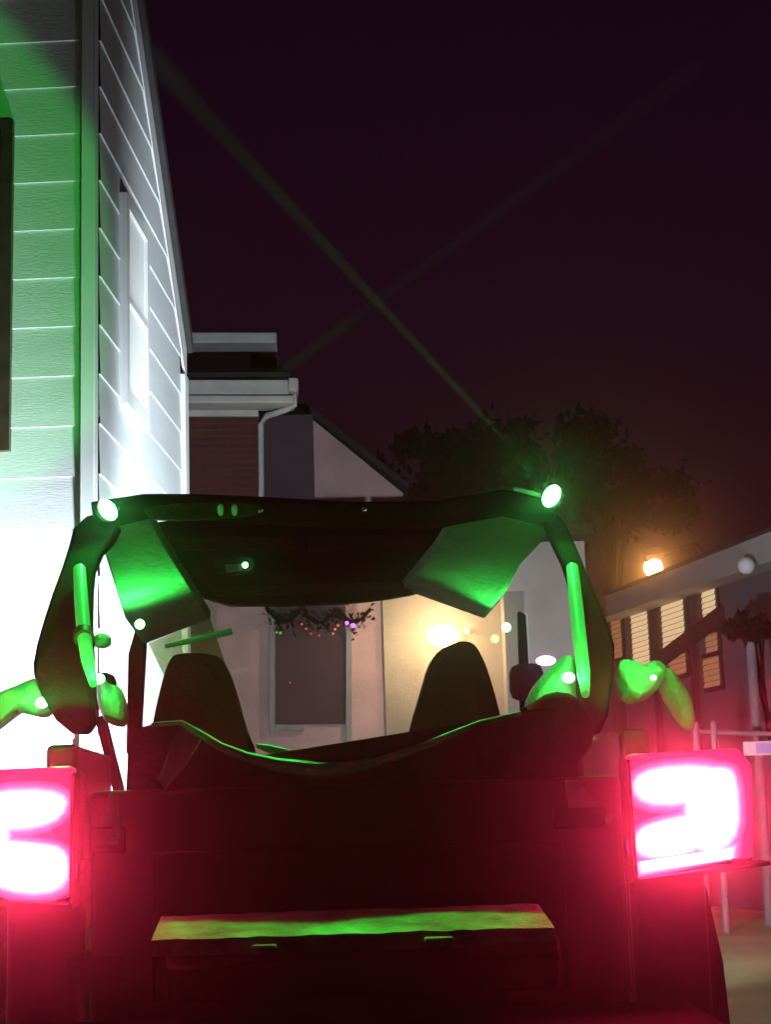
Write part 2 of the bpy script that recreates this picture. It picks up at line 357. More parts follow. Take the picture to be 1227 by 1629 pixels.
# ------------------------------------------------------------------ tan garage with warm wall lamp
YT = 14.0
T0 = P(760, 900, YT); T0.z = 0
T = Thing('tan_garage', T0, 'low tan garage wall glowing around a warm lamp beyond the windshield', 'garage')
bm = NB(); wall_to_ground(bm, 606, 796, 868, YT, .2); T.part('wall', bm, M_TAN)
bm = NB(); wall_to_ground(bm, 798, 930, 862, YT - .3, .4); T.part('pale_side_wall', bm, M_PALE)
a, b = P(598, 868, YT), P(935, 862, YT)
bm = NB(); box(bm, (a.x, YT - .4, a.z + .005), (b.x, YT + 3.2, a.z + .12)); T.part('roof_slab', bm, M_DARKWOOD)
bm = NB(); wall_to_ground(bm, 832, 840, 975, YT - .34, .036); T.part('pipe', bm, M_TRIM)
L0 = P(704, 1014, YT)
LW = Thing('wall_lamp', L0, 'dazzling warm white lamp on the tan garage wall', 'lamp')
LW.part('lamp_glass', sphere(NB(), L0 + Vector((0, -.16, 0)), .14, (1.2, .8, .85)), M_WARM, smooth=True)
LW.part('backplate', box(NB(), L0 + Vector((-.06, -.05, -.09)), L0 + Vector((.06, -.003, .09))), M_DARKWOOD, bevel=.01)
LW.part('small_bulb', sphere(NB(), P(743, 1004, YT - .1), .024, seg=10), M_WARM, smooth=True)
LW.part('small_bulb', sphere(NB(), P(758, 1008, YT - .1), .016, seg=10), M_BO, smooth=True)
LW.light('lamp_spill', 'SPOT', L0 + Vector((0, -.34, 0)), 48, (1.0, .72, .42), .1, target=L0, spot=170, blend=.4)
LW.light('warm_glow', 'SPOT', L0 + Vector((-.2, -.9, .0)), 62, (1.0, .74, .50), .08, target=L0 + Vector((-.5, 0, -.05)), spot=168, blend=.5)

# ------------------------------------------------------------------ grey house on the right
q0, q1 = P(1227, 850, 12.7), P(970, 950, 17.3)
dirR = Vector((q1.x - q0.x, q1.y - q0.y, 0)); lenR = dirR.length; dirR.normalize(); nR = Vector((-dirR.y, dirR.x, 0))
if nR.x > 0: nR = -nR
O = Vector((q0.x, q0.y, 0))
RH = Thing('grey_house', O, 'grey single storey house with sloping fascia and amber glowing stand-ins for lamplit siding, at right', 'house')
def pr(px, py, off=0.0): v = PPL(px, py, O + nR * off, nR) - O; return v.dot(dirR), v.z
zf = (q0.z + q1.z) / 2
bm = NB(); bar(bm, O, dirR, nR, -1.5, lenR - .15, 0, zf - .22, -.2, -.12); RH.part('wall', bm, M_GREYWALL)
bm = NB(); prism(bm, [O + dirR * -1.5 + nR * .2 + zv * (q0.z - .33), O + dirR * (lenR + .1) + nR * .2 + zv * (q1.z - .30), O + dirR * (lenR + .1) + nR * .2 + zv * q1.z, O + dirR * -1.5 + nR * .2 + zv * q0.z], nR * -.3); RH.part('fascia', bm, M_GREYPAINT, bevel=.01)
bm = NB(); prism(bm, [O + dirR * -1.5 + nR * .22 + zv * (q0.z - .045), O + dirR * (lenR + .1) + nR * .22 + zv * (q1.z - .045), O + dirR * (lenR + .1) + nR * -4 + zv * (q1.z - .55), O + dirR * -1.5 + nR * -4 + zv * (q0.z - .55)], (0, 0, .04)); RH.part('roof', bm, M_SHINGLE)
def lit_patch(x0, y0, x1, y1, m, lab):  # framed glowing slats added where lamplight falls on the siding
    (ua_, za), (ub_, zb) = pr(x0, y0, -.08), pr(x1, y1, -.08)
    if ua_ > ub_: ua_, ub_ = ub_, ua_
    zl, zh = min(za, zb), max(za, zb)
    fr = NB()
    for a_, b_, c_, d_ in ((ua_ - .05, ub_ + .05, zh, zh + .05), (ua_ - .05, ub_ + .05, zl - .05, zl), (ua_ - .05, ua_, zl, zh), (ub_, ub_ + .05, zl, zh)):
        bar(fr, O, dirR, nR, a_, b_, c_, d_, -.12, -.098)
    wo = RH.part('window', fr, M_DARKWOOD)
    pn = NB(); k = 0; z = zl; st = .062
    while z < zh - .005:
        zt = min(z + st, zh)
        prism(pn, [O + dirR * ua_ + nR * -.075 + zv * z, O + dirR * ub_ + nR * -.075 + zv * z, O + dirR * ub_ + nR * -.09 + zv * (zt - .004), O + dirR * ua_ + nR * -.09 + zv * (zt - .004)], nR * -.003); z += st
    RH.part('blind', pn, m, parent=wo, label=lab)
lit_patch(1003, 968, 1034, 1058, M_LITSIDING, 'amber glowing slats standing in for lamplit siding')
lit_patch(1051, 955, 1090, 1022, M_LITSIDING, 'amber glowing slats standing in for lamplit siding')
lit_patch(1116, 942, 1140, 990, M_LITSIDING, 'amber glowing slats standing in for lamplit siding')
lit_patch(972, 985, 990, 1045, M_LITSIDING_DIM, 'dim amber slats standing in for lamplit siding')
lit_patch(1064, 1045, 1092, 1070, M_LITSIDING_DIM, 'dim amber slats standing in for lamplit siding')
lit_patch(1118, 1048, 1146, 1090, M_LITSIDING_DIM, 'dim amber slats standing in for lamplit siding')
lit_patch(1122, 1010, 1142, 1035, M_LITSIDING_DIM, 'dim amber slats standing in for lamplit siding')
# dark stair stringer and posts in front of the wall
bm = NB(); (ua_, za), (ub_, zb) = pr(1150, 985), pr(1046, 1062)
prism(bm, [O + dirR * ua_ + zv * (za - .05), O + dirR * ub_ + zv * (zb - .05), O + dirR * ub_ + zv * (zb + .13), O + dirR * ua_ + zv * (za + .13)], nR * .05)
st = RH.part('stair_stringer', bm, M_DARKWOOD)
for x in (1044, 1104):
    bm = NB(); (ua_, za) = pr(x, 1000); bar(bm, O, dirR, nR, ua_ - .05, ua_ + .05, 0, zf - .35, .0, .05); RH.part('porch_post', bm, M_DARKWOOD)
p = PPL(1205, 900, O + nR * .22, nR)
FL = Thing('floodlight', p, 'unlit round white floodlight on the grey house fascia', 'lamp')
FL.part('shade', sphere(NB(), p + nR * .11, .085, (1, 1, 1)), M_TRIM, smooth=True)
FL.part('bracket', tube(NB(), [p, p + nR * .05], .03, 8), M_STEEL)

# street lamp
sl = P(1040, 903, 21.0)
SLt = Thing('street_lamp', (sl.x, sl.y, 0), 'glowing orange street lamp above the grey house roof', 'street lamp')
SLt.part('lamp_glass', sphere(NB(), sl, .14), M_STREET, smooth=True)
SLt.part('pole', tube(NB(), [(sl.x + .9, sl.y + .2, 0), (sl.x + .9, sl.y + .2, sl.z + .1), (sl.x + .7, sl.y + .15, sl.z + .35), (sl.x + .1, sl.y, sl.z + .2)], [.09, .06, .05, .05], 8), M_DARKWOOD, smooth=True)
SLt.part('lamp_head', tube(NB(), [sl + Vector((.15, 0, .22)), sl + Vector((-.12, 0, .16))], [.09, .12], 8), M_DARKWOOD, smooth=True)
SLt.light('sodium_glow', 'SPOT', sl + Vector((0, -.3, -.12)), 3000, (1.0, .62, .26), .1, target=sl + Vector((-.1, -.72, -1.3)), spot=96, blend=.4)

# fence, white post, sign at right
fy = 11.0
f0 = P(1160, 1165, fy); f0.z = 0
FE = Thing('metal_fence', f0, 'pale metal rail fence standing right of the car', 'fence')
bm = NB(); tube(bm, [P(1100, 1164, fy), P(1260, 1168, fy)], .02, 8); FE.part('rail', bm, M_STEEL, smooth=True)
for x in (1105, 1134):
    a = P(x, 1150, fy); FE.part('post', tube(NB(), [(a.x, fy - .03, 0), (a.x, fy - .03, a.z), (a.x, fy - .03, a.z + .02)], [.03, .03, .012], 10), M_STEEL, smooth=True)
sg = P(1208, 1190, fy - .1)
SI = Thing('small_sign', sg, 'small white and lavender plate hung on the metal fence', 'sign')
a, b = P(1183, 1180, fy - .1), P(1262, 1200, fy - .1)
SI.part('plate', box(NB(), (a.x, fy - .1, b.z), (b.x, fy - .085, a.z)), mat('sign_white', (.75, .66, .68), .5), bevel=.004)
c, d = P(1203, 1182, fy - .1), P(1230, 1198, fy - .1)
SI.part('lavender_panel', box(NB(), (c.x, fy - .106, d.z), (d.x, fy - .1005, c.z)), mat('sign_lavender', (.36, .34, .72), .5))
wp = P(1200, 1095, 11.6)
WP = link('gate_post', tube(NB(), [(wp.x, 11.6, 0), (wp.x, 11.6, P(1200, 1030, 11.6).z), P(1196, 1022, 11.6)], [.045, .045, .03], 10), M_STEEL, smooth=True)
tag(WP, 'plain pale grey post behind the metal fence at right', 'post')

# ------------------------------------------------------------------ trees
def tree(base, crown_c, rad, n, label, trunk_r=.18, group=None, leaf=.16):
    t = Thing('tree', base, label, 'tree', group)
    c = Vector(crown_c); b = Vector(base)
    bm = NB(); tube(bm, [b, b.lerp(c, .4) + Vector((.1, 0, 0)), b.lerp(c, .75), c + Vector((0, 0, rad[2] * .5))], [trunk_r, trunk_r * .8, trunk_r * .5, .03], 8)
    for k in range(7):
        a = random.uniform(0, 6.28); e = c + Vector((math.cos(a) * rad[0] * .7, math.sin(a) * rad[1] * .7, random.uniform(-.2, .6) * rad[2]))
        tube(bm, [b.lerp(c, random.uniform(.55, .9)), b.lerp(c, .9).lerp(e, .5) + Vector((0, 0, .1)), e], [trunk_r * .45, trunk_r * .25, .015], 6)
    t.part('trunk', bm, M_BARK, smooth=True)
    bm = NB(); clumps = []
    for k in range(26):
        while True:
            v = Vector((random.uniform(-1, 1), random.uniform(-1, 1), random.uniform(-1, 1)))
            if .25 < v.length < 1: break
        clumps.append((c + Vector((v.x * rad[0], v.y * rad[1], v.z * rad[2])), random.uniform(.18, .38) * min(rad)))
    for k in range(n):
        cc, r = random.choice(clumps)
        p = cc + Vector((random.gauss(0, r * .6), random.gauss(0, r * .6), random.gauss(0, r * .5)))
        s = leaf * random.uniform(.6, 1.3); rt = Euler((random.uniform(0, 6), random.uniform(0, 6), random.uniform(0, 6))).to_matrix()
        bm.faces.new([bm.verts.new(p + rt @ Vector(q) * s) for q in ((-.5, 0, 0), (0, -.3, .05), (.6, 0, 0), (0, .3, .05))])
    t.part('crown', bm, M_LEAF)
for (x, y, Y, rx, rz, lab) in ((700, 775, 27, 1.5, .95, 'dark broad tree rising behind the low tan garage'), (840, 745, 29, 1.9, 1.3, 'tallest dark tree behind the right green pod lamp'), (960, 800, 31, 1.8, 1.1, 'dark tree between the car and the orange street lamp')):
    c = P(x, y, Y); tree((c.x, Y, 0), c, (rx, rx, rz), 2600, lab, group='dark trees behind the houses', leaf=.2)
c = P(1195, 1000, 11.9); tree((c.x + .35, 12.1, 0), c, (.28, .28, .13), 1500, 'small dark leafy tree in front of the grey house', trunk_r=.05, leaf=.07)

# ------------------------------------------------------------------ the car
ROOT = Vector((0, 2.1, 0))
J = Thing('open_top_off_road_car', ROOT, 'black open top off road car with green lamps and glowing red tail lamps', 'car')
HW = .68
bm = NB()
box(bm, (-HW, .03, .60), (-HW + .07, .46, 1.14)); box(bm, (HW - .07, .03, .60), (HW, .46, 1.14)); box(bm, (-HW, .46, .60), (-HW + .07, 1.1, 1.215)); box(bm, (HW - .07, .46, .60), (HW, 1.1, 1.215))
box(bm, (-HW, 1.1, .55), (-HW + .07, 2.35, 1.10)); box(bm, (HW - .07, 1.1, .55), (HW, 2.35, 1.10))
box(bm, (-HW + .07, .06, .55), (HW - .07, 2.35, .62))
box(bm, (-HW, 2.35, .55), (HW, 2.45, 1.12))
box(bm, (-HW, 0.0, .60), (-.53, .03, 1.14)); box(bm, (.53, 0.0, .60), (HW, .03, 1.14))
body = J.part('body', bm, M_PAINT, bevel=.012)
bm = NB(); box(bm, (-.52, -.012, .62), (.52, .03, 1.10)); tg = J.part('tailgate', bm, M_PAINT, bevel=.012)
bm = NB(); box(bm, (-.40, -.022, .70), (.40, -.0125, .98)); J.part('tailgate_panel', bm, M_PAINT, parent=tg, bevel=.008)
bm = NB(); box(bm, (.38, -.05, 1.0), (.48, -.0125, 1.04)); J.part('handle', bm, M_PLASTIC, parent=tg, bevel=.006)
for z_ in (.74, .98):
    bm = NB(); box(bm, (-.56, -.03, z_), (-.45, -.0125, z_ + .05)); tube(bm, [(-.525, -.03, z_ - .01), (-.525, -.03, z_ + .06)], .011, 10); J.part('hinge', bm, M_PLASTIC, parent=tg, bevel=.003)
# hood, front fenders, grille
bm = NB(); prism(bm, [(-.62, 2.45, 1.10), (.62, 2.45, 1.10), (.55, 3.95, 1.02), (-.55, 3.95, 1.02)], (0, 0, .05)); J.part('hood', bm, M_PAINT, bevel=.015)
bm = NB(); box(bm, (-.60, 2.452, .55), (.60, 3.93, 1.015)); box(bm, (-.62, 3.932, .55), (.62, 4.0, 1.04)); J.part('front_body', bm, M_PAINT, bevel=.02)
def fender(s, y):
    bm = NB()
    pts = []
    for k in range(9):
        a = math.pi * (k / 8); pts.append((y - math.cos(a) * .5, .48 + math.sin(a) * .46))
    pts += [(yy, zz + .05) for yy, zz in reversed(pts)]
    x0 = s * .685; prism(bm, [(x0, yy, zz) for yy, zz in pts], (s * .105, 0, 0)); J.part('fender', bm, M_PLASTIC, bevel=.01)
def wheel(s, y):
    bm = NB(); c = Vector((s * .635, y, .42)); n = 32
    prof = [(-.13, .24), (-.135, .36), (-.115, .41), (-.04, .42), (.04, .42), (.115, .41), (.135, .36), (.13, .24)]
    rings = []
    for k in range(n):
        a = 2 * math.pi * k / n; tr = .012 if k % 2 else 0
        rings.append([bm.verts.new(c + Vector((s * px_, math.cos(a) * (r_ - (tr if r_ > .4 else 0)), math.sin(a) * (r_ - (tr if r_ > .4 else 0))))) for px_, r_ in prof])
    for k in range(n):
        for i in range(len(prof)): bm.faces.new((rings[k][i], rings[k][(i + 1) % len(prof)], rings[(k + 1) % n][(i + 1) % len(prof)], rings[(k + 1) % n][i]))
    wo = J.part('wheel', bm, M_TYRE, smooth=True)
    bm = NB(); tube(bm, [c + Vector((s * -.10, 0, 0)), c + Vector((s * .09, 0, 0)), c + Vector((s * .11, 0, 0))], [.237, .237, .20], 24)
    J.part('rim', bm, M_RIMALLOY, parent=wo)
for s in (-1, 1):
    for y in (.82, 3.35): fender(s, y); wheel(s, y)
# rear bumper with textured step
bm = NB()
prism(bm, [(-.335, -.05, .858), (-.335, -.22, .862), (-.335, -.45, .826), (-.335, -.468, .80), (-.335, -.44, .74), (-.335, -.05, .74)], (.655, 0, 0)); bpo = J.part('bumper', bm, M_BUMP, bevel=.006)
bm = NB(); prism(bm, [(-.74, -.05, .675), (-.74, -.36, .665), (-.74, -.43, .64), (-.74, -.40, .56), (-.74, -.05, .56)], (1.36, 0, 0)); J.part('bumper_valance', bm, M_BUMP, parent=bpo, bevel=.01)
pl, prr = P(238, 1483, -.46), P(884, 1462, -.46)
bm = NB(); zz = lambda y: .872 - (y + .22) * -.034 / .23 * 1.0
n = 30; rows = []
for i in range(n + 1):
    x = pl.x + (prr.x - pl.x) * i / n; e = random.uniform(-.003, .003)
    ys = (-.25, -.32, -.39, -.444 + e)
    rows.append([bm.verts.new((x, y, .872 + (y + .22) * .148 + .004 + random.uniform(-.0012, .0012))) for y in ys] + [bm.verts.new((x, -.464 + e, .818))])
for r0, r1 in zip(rows, rows[1:]):
    for k in range(4): bm.faces.new((r0[k], r1[k], r1[k + 1], r0[k + 1]))
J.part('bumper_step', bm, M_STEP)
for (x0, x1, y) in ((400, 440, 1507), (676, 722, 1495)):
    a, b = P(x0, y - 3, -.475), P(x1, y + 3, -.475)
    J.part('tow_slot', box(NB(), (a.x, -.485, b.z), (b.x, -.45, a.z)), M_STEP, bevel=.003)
# tail lamps
def lamp_poly(bm, pts, Y, th): return prism_px(bm, [(x, y, Y) for x, y in pts], th)
def taillamp(pxs, cpts, bars, slit):
    bm = NB(); lamp_poly(bm, pxs, -.055, .05); o = J.part('tail_lamp', bm, M_LENSRED, bevel=.012)
    xs = [P(x, y, 0) for x, y in pxs]; bm = NB(); box(bm, (min(v.x for v in xs) + .01, -.004, min(v.z for v in xs) + .01), (max(v.x for v in xs) - .01, .13, max(v.z for v in xs) - .01)); J.part('lamp_housing', bm, M_PLASTIC, parent=o, bevel=.01)
    bm = NB()
    for c in cpts: lamp_poly(bm, c, -.0640, .0006)
    J.part('lamp_led', bm, M_TAIL, parent=o)
    for lay, (gr, m_r) in enumerate(((2, M_GLOWRINGS[0]), (4, M_GLOWRINGS[1]), (6, M_GLOWRINGS[2]), (8, M_GLOWRINGS[3]), (11, M_GLOWRINGS[4]), (14, M_GLOWRINGS[5]), (18, M_GLOWRINGS[6]))):  # each larger layer glows less, painting a halo round the LEDs
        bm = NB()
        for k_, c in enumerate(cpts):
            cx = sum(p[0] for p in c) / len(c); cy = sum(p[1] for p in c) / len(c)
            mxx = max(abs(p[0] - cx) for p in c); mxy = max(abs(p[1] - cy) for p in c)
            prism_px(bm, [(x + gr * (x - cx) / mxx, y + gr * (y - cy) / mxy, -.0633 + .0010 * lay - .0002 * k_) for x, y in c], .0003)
        J.part('glow_ring', bm, m_r, parent=o)
    zb = min(v.z for v in xs); xi = min(v.x for v in xs) if xs[0].x > 0 else max(v.x for v in xs); xo = max(v.x for v in xs) if xs[0].x > 0 else min(v.x for v in xs)
    zt_ = max(v.z for v in xs); si = 1 if xs[0].x > 0 else -1
    lowin = max((v for v in xs if abs(v.x - xi) < .06), key=lambda v: -v.z); lowout = max((v for v in xs if abs(v.x - xo) < .06), key=lambda v: -v.z)
    bm = NB(); prism(bm, [(xi - si * .004, -.004, lowin.z - .004), (xi - si * .004, -.11, lowin.z - .004), (xo, -.085, lowout.z - .004), (xo, -.004, lowout.z - .004)], (0, 0, -.008))
    prism(bm, [(xi - si * .004, -.004, lowin.z - .012), (xi - si * .004, -.10, lowin.z - .012), (xi - si * .004, -.085, zt_ - .02), (xi - si * .004, -.004, zt_ - .01)], (-si * .007, 0, 0))
    J.part('light_block_lip', bm, M_PLASTIC, parent=o)  # lips added to keep red lamp light off the bumper
    return o
taillamp([(1000, 1200), (1175, 1190), (1197, 1215), (1200, 1365), (1015, 1392), (1003, 1385)],
         [smoothpoly([(1008, 1226), (1150, 1218), (1150, 1268), (1020, 1282)], 2), smoothpoly([(1095, 1232), (1150, 1220), (1172, 1236), (1174, 1345), (1095, 1356)], 2), smoothpoly([(1012, 1322), (1060, 1305), (1120, 1296), (1120, 1352), (1020, 1366)], 2), [(1020, 1371), (1166, 1350), (1164, 1366), (1024, 1386)]], None, None)
taillamp([(118, 1218), (-60, 1226), (-88, 1245), (-85, 1420), (100, 1432), (118, 1420)],
         [smoothpoly([(110, 1258), (-40, 1262), (-40, 1320), (90, 1312)], 2), [(10, 1270), (-60, 1270), (-72, 1290), (-70, 1400), (10, 1400)], smoothpoly([(108, 1352), (50, 1342), (-20, 1338), (-20, 1412), (100, 1422)], 2)], None, None)
# green strips drawn for L-shaped light reflections on the tailgate edges
bm = NB(); prism_px(bm, [(900, 1240, -.03), (922, 1240, -.03), (926, 1298, -.03), (975, 1296, -.03), (975, 1312, -.03), (912, 1314, -.03)], .012); J.part('edge_reflection', bm, M_STEP, bevel=.003)
bm = NB(); prism_px(bm, [(172, 1262, -.03), (190, 1268, -.03), (194, 1330, -.03), (190, 1345, -.03), (145, 1346, -.03), (145, 1334, -.03), (178, 1332, -.03)], .012); J.part('edge_reflection', bm, M_STEP, bevel=.003)
# roll cage
YH = .95
def legY(y): return .95 - (y - 815) / 345 * .72
for pts in ([(185, 812), (120, 822), (103, 885), (75, 960), (50, 1045), (52, 1085), (98, 1165), (152, 1168), (148, 1085), (143, 960), (150, 890), (190, 848)],
            [(860, 808), (893, 815), (918, 865), (942, 925), (968, 985), (985, 1040), (966, 1168), (928, 1168), (921, 1060), (914, 960), (903, 905), (878, 855)]):
    bm = NB(); pp = smoothpoly(pts, 1)
    prism(bm, [P(x, y, legY(y)) for x, y in pp], (0, .07, 0)); J.part('roll_bar_leg', bm, M_PAD, bevel=.012)
bm = NB()
tube(bm, [P(150, 822, YH), P(230, 806, YH), P(300, 806, YH), P(420, 812, YH), P(560, 820, YH), P(700, 818, YH), P(800, 800, YH), P(885, 818, YH)], [.04, .034, .034, .036, .036, .036, .036, .04], 12)
hoop = J.part('roll_bar_hoop', bm, M_PAD, smooth=True)
bm = NB(); prism_px(bm, smoothpoly([(225, 800, YH - .05), (410, 796, YH - .05), (425, 818, YH - .05), (300, 828, YH - .05), (235, 826, YH - .05)]), .02); J.part('hoop_cover', bm, M_HEADER, parent=hoop, bevel=.004)
for x in (351, 373): J.part('clip_lamp', sphere(NB(), P(x, 811, YH - .07), .012, (.75, .75, 1.35), 10), M_TRIM, parent=hoop, smooth=True)
for x, y in ((415, 812), (580, 811)): J.part('bolt', sphere(NB(), P(x, y, YH - .06), .008, seg=10), M_CHROME, parent=hoop, smooth=True)
# longitudinal padded bars (hoop to windshield)
YW = 2.3
for pts in ([(172, 828, YH), (240, 826, YH), (262, 868, 1.25), (335, 985, YW), (228, 1026, YW), (198, 985, 1.9), (165, 880, 1.2)],
            [(735, 812, YH), (862, 814, YH), (876, 850, 1.1), (828, 900, 1.5), (800, 950, YW), (770, 985, YW), (640, 938, YW), (690, 880, 1.45)]):
    bm = NB(); prism(bm, [P(*p) for p in pts], (0, .02, .035)); J.part('side_roof_bar', bm, M_BAND, bevel=.008)
GC = glass_mat('olive_reflection', (.60, .66, .46), .07)  # see-through tint made up for a dim olive reflection in the windshield
J.part('reflection_pane', prism(NB(), [P(236, 1024, 2.12), P(334, 984, 2.12), P(404, 1190, 2.0), P(330, 1215, 2.0)], (0, .004, .002)), GC, label='tinted pane added for an olive reflection below the left roof bar')
# windshield frame, header, visors, mirror
wfo = None
for pts in ([(215, 1000), (232, 1020), (222, 1200), (200, 1200), (203, 1040)], [(826, 972), (837, 978), (843, 1080), (846, 1200), (832, 1200), (830, 1080)]):
    wf_ = J.part('windshield_pillar', prism_px(NB(), [(x, y, YW) for x, y in pts], .05), M_PAD, bevel=.008)
    wfo = wfo or wf_
bm = NB(); prism_px(bm, smoothpoly([(225, 812, YW), (760, 812, YW), (760, 900, YW), (690, 935, YW), (640, 948, YW), (560, 958, YW), (470, 962, YW), (330, 962, YW), (260, 900, YW)]), .06); J.part('header', bm, M_PAD, parent=wfo, bevel=.01)
bm = NB(); prism_px(bm, [(265, 852, YW - .04), (470, 852, YW - .04), (472, 874, YW - .04), (275, 876, YW - .04)], .02); prism_px(bm, [(490, 851, YW - .04), (692, 850, YW - .04), (680, 872, YW - .04), (490, 876, YW - .04)], .02)
J.part('sun_visor', bm, M_HEADER, parent=wfo, bevel=.006)
bm = NB(); prism_px(bm, [(330, 932, YW - .05), (690, 925, YW - .05), (650, 942, YW - .05), (345, 948, YW - .05)], .02); J.part('header_trim', bm, M_HEADER, parent=wfo, bevel=.006)
bm = NB(); rg = P(228, 1000, YW + .03); prism_px(bm, [(225, 960, YW + .055), (834, 940, YW + .055), (838, 1215, YW + .0551), (215, 1225, YW + .0551)], .005); J.part('windshield_glass', bm, M_WINDSHIELD, parent=wfo)
bm = NB(); prism_px(bm, smoothpoly([(338, 895, 2.0), (352, 886, 2.0), (400, 884, 2.0), (408, 895, 2.0), (400, 912, 2.0), (350, 915, 2.0)]), .03); mi = J.part('rear_view_mirror', bm, M_PLASTIC, bevel=.006)
bm = NB(); prism_px(bm, [(356, 898, 1.985), (384, 897, 1.985), (384, 908, 1.985), (360, 911, 1.985)], .01); J.part('mirror_glass', bm, M_CHROME, parent=mi)
J.part('mirror_led', sphere(NB(), P(390, 899, 1.975), .0095, seg=10), M_CABGREEN, parent=mi, smooth=True)
# pale rod added in place of a streak of reflected light
bm = NB(); tube(bm, [P(262, 1028, 1.72), P(300, 1020, 1.72), P(369, 1004, 1.72)], [.007, .009, .010], 8); J.part('pale_streak_rod', bm, M_TRIM, smooth=True)
# dashboard and steering wheel
bm = NB(); box(bm, (-.70, 2.02, .80), (.70, 2.33, 1.10)); J.part('dashboard', bm, M_PLASTIC, bevel=.04)
bm = NB()
cs = P(310, 1215, 1.95); m_ = Matrix.Translation(cs) @ Matrix.Rotation(R(62), 4, 'X')
tube(bm, [m_ @ Vector((.18 * math.cos(k * math.pi / 12), .18 * math.sin(k * math.pi / 12), 0)) for k in range(25)], .014, 8)
for a in (0, 2.1, 4.2): tube(bm, [m_ @ Vector((0, 0, .03)), m_ @ Vector((.18 * math.cos(a), .18 * math.sin(a), 0))], .012, 6)
J.part('steering_wheel', bm, M_PLASTIC, smooth=True)
# front seats
for top in ([(268, 1048), (285, 1038), (345, 1040), (362, 1060), (378, 1110), (392, 1165), (398, 1260), (228, 1260), (240, 1165), (252, 1105)],
            [(686, 1048), (705, 1030), (735, 1018), (757, 1024), (774, 1058), (790, 1110), (802, 1165), (812, 1260), (640, 1260), (652, 1165), (672, 1100)]):
    bm = NB(); prism_px(bm, smoothpoly([(x, y, 1.5) for x, y in top], 2), .13); so = J.part('seat', bm, M_SEAT, bevel=.03)
    xs = [P(x, y, 1.5).x for x, y in top]
    bm = NB(); box(bm, (min(xs), 1.52, .72), (max(xs), 2.0, .86)); J.part('seat_cushion', bm, M_SEAT, parent=so, bevel=.03)
# tarp over cargo area, sagging edge
rim = [(205, 1162), (240, 1153), (288, 1150), (318, 1168), (350, 1188), (392, 1205), (440, 1217), (500, 1225), (545, 1222), (600, 1212), (660, 1192), (715, 1170), (765, 1150), (830, 1135), (880, 1128), (925, 1150)]
bm = NB(); YR = .02
prism_px(bm, [(x, y, YR + .02) for x, y in rim] + [(930, 1260, YR + .02), (200, 1260, YR + .02)], .02); tp = J.part('cargo_tarp', bm, M_TARP)
bm = NB(); tops = [P(x, y, YR + .02) for x, y in rim]
rows = []
for i, p in enumerate(tops):
    r = []
    for k, dy in enumerate((0.0, .12, .28, .5)):
        r.append(bm.verts.new(p + Vector((0, dy, -.03 * k * k * .25 - .02 * k + random.uniform(-.006, .006)))))
    rows.append(r)
for r0, r1 in zip(rows, rows[1:]):
    for k in range(3): bm.faces.new((r0[k], r1[k], r1[k + 1], r0[k + 1]))
J.part('tarp_top', bm, M_TARP, parent=tp, smooth=True, sharp=60)
bm = NB(); tube(bm, [P(x, y, YR + .01) for x, y in rim[1:14]], [.004, .006, .008, .009, .011, .014, .017, .015, .010, .008, .007, .006, .005], 8); J.part('tarp_edge', bm, M_RIM, parent=tp, smooth=True)
bm = NB(); tube(bm, [P(408, 1186, .12), P(430, 1192, .12), P(462, 1196, .12)], [.004, .009, .004], 8); J.part('tarp_fold', bm, M_RIM, parent=tp, smooth=True)
bm = NB(); prism_px(bm, [(284, 1152, -.005), (320, 1176, -.01), (292, 1222, -.03), (262, 1256, -.03), (250, 1240, -.03), (268, 1195, -.015)], .008); J.part('tarp_flap', bm, M_RIM, parent=tp)
bm = NB(); sphere(bm, P(890, 1160, .2), .075, (1, .8, 1.05)); J.part('speaker_pod', bm, M_PLASTIC, smooth=True)
# vertical grab tubes, given a glow for the green light they reflect
for pts in ([(126, 905), (129, 960), (133, 1010), (139, 1050), (148, 1088)], [(911, 903), (917, 960), (923, 1020), (929, 1070), (932, 1105)]):
    bm = NB(); tube(bm, [P(x, y, legY(y) - .06) for x, y in pts], [.015, .0165, .0165, .015, .009], 14); gt_ = J.part('sheen_grab_tube', bm, M_TUBE_SHEEN, smooth=True)
J.part('tube_clamp', tube(NB(), [P(132.5, 1007, legY(1007) - .06), P(133.5, 1016, legY(1016) - .06)], .024, 12), mat('red_clamp', (.25, .02, .02), .5), smooth=True)
# green pod lamps on the hoop
def pod(c, tgt, armto, sz):
    c = Vector(c)
    bm = NB(); d = (Vector(tgt) - c).normalized()
    m_ = Matrix.Translation(c) @ d.to_track_quat('Z', 'Y').to_matrix().to_4x4()
    sphere(bm, (0, 0, 0), sz, (.82, 1.22, .7)); bmesh.ops.rotate(bm, verts=bm.verts, cent=(0, 0, 0), matrix=Matrix.Rotation(R(-32 if c.x > 0 else 35), 3, 'Z')); bmesh.ops.transform(bm, matrix=m_, verts=bm.verts)
    po = J.part('pod_lamp', bm, M_POD, smooth=True)
    bm = NB(); tube(bm, [c + d * -.03, c + d * -.012], [sz * .8, sz * 1.12], 14); J.part('housing', bm, M_PLASTIC, parent=po, smooth=True)
    bm = NB(); tube(bm, [c + d * -.02, Vector(armto)], [.006, .006], 8); J.part('bracket', bm, M_RIM, parent=po, smooth=True)
    return po
cR, cL = P(878, 789, YH - .07), P(171, 811, YH - .07)
pR = pod(cR, cR + Vector((-.15, -1, .15)), P(818, 777, YH - .02), .026)
pL = pod(cL, cL + Vector((.15, -1, .15)), P(200, 806, YH - .02), .025)
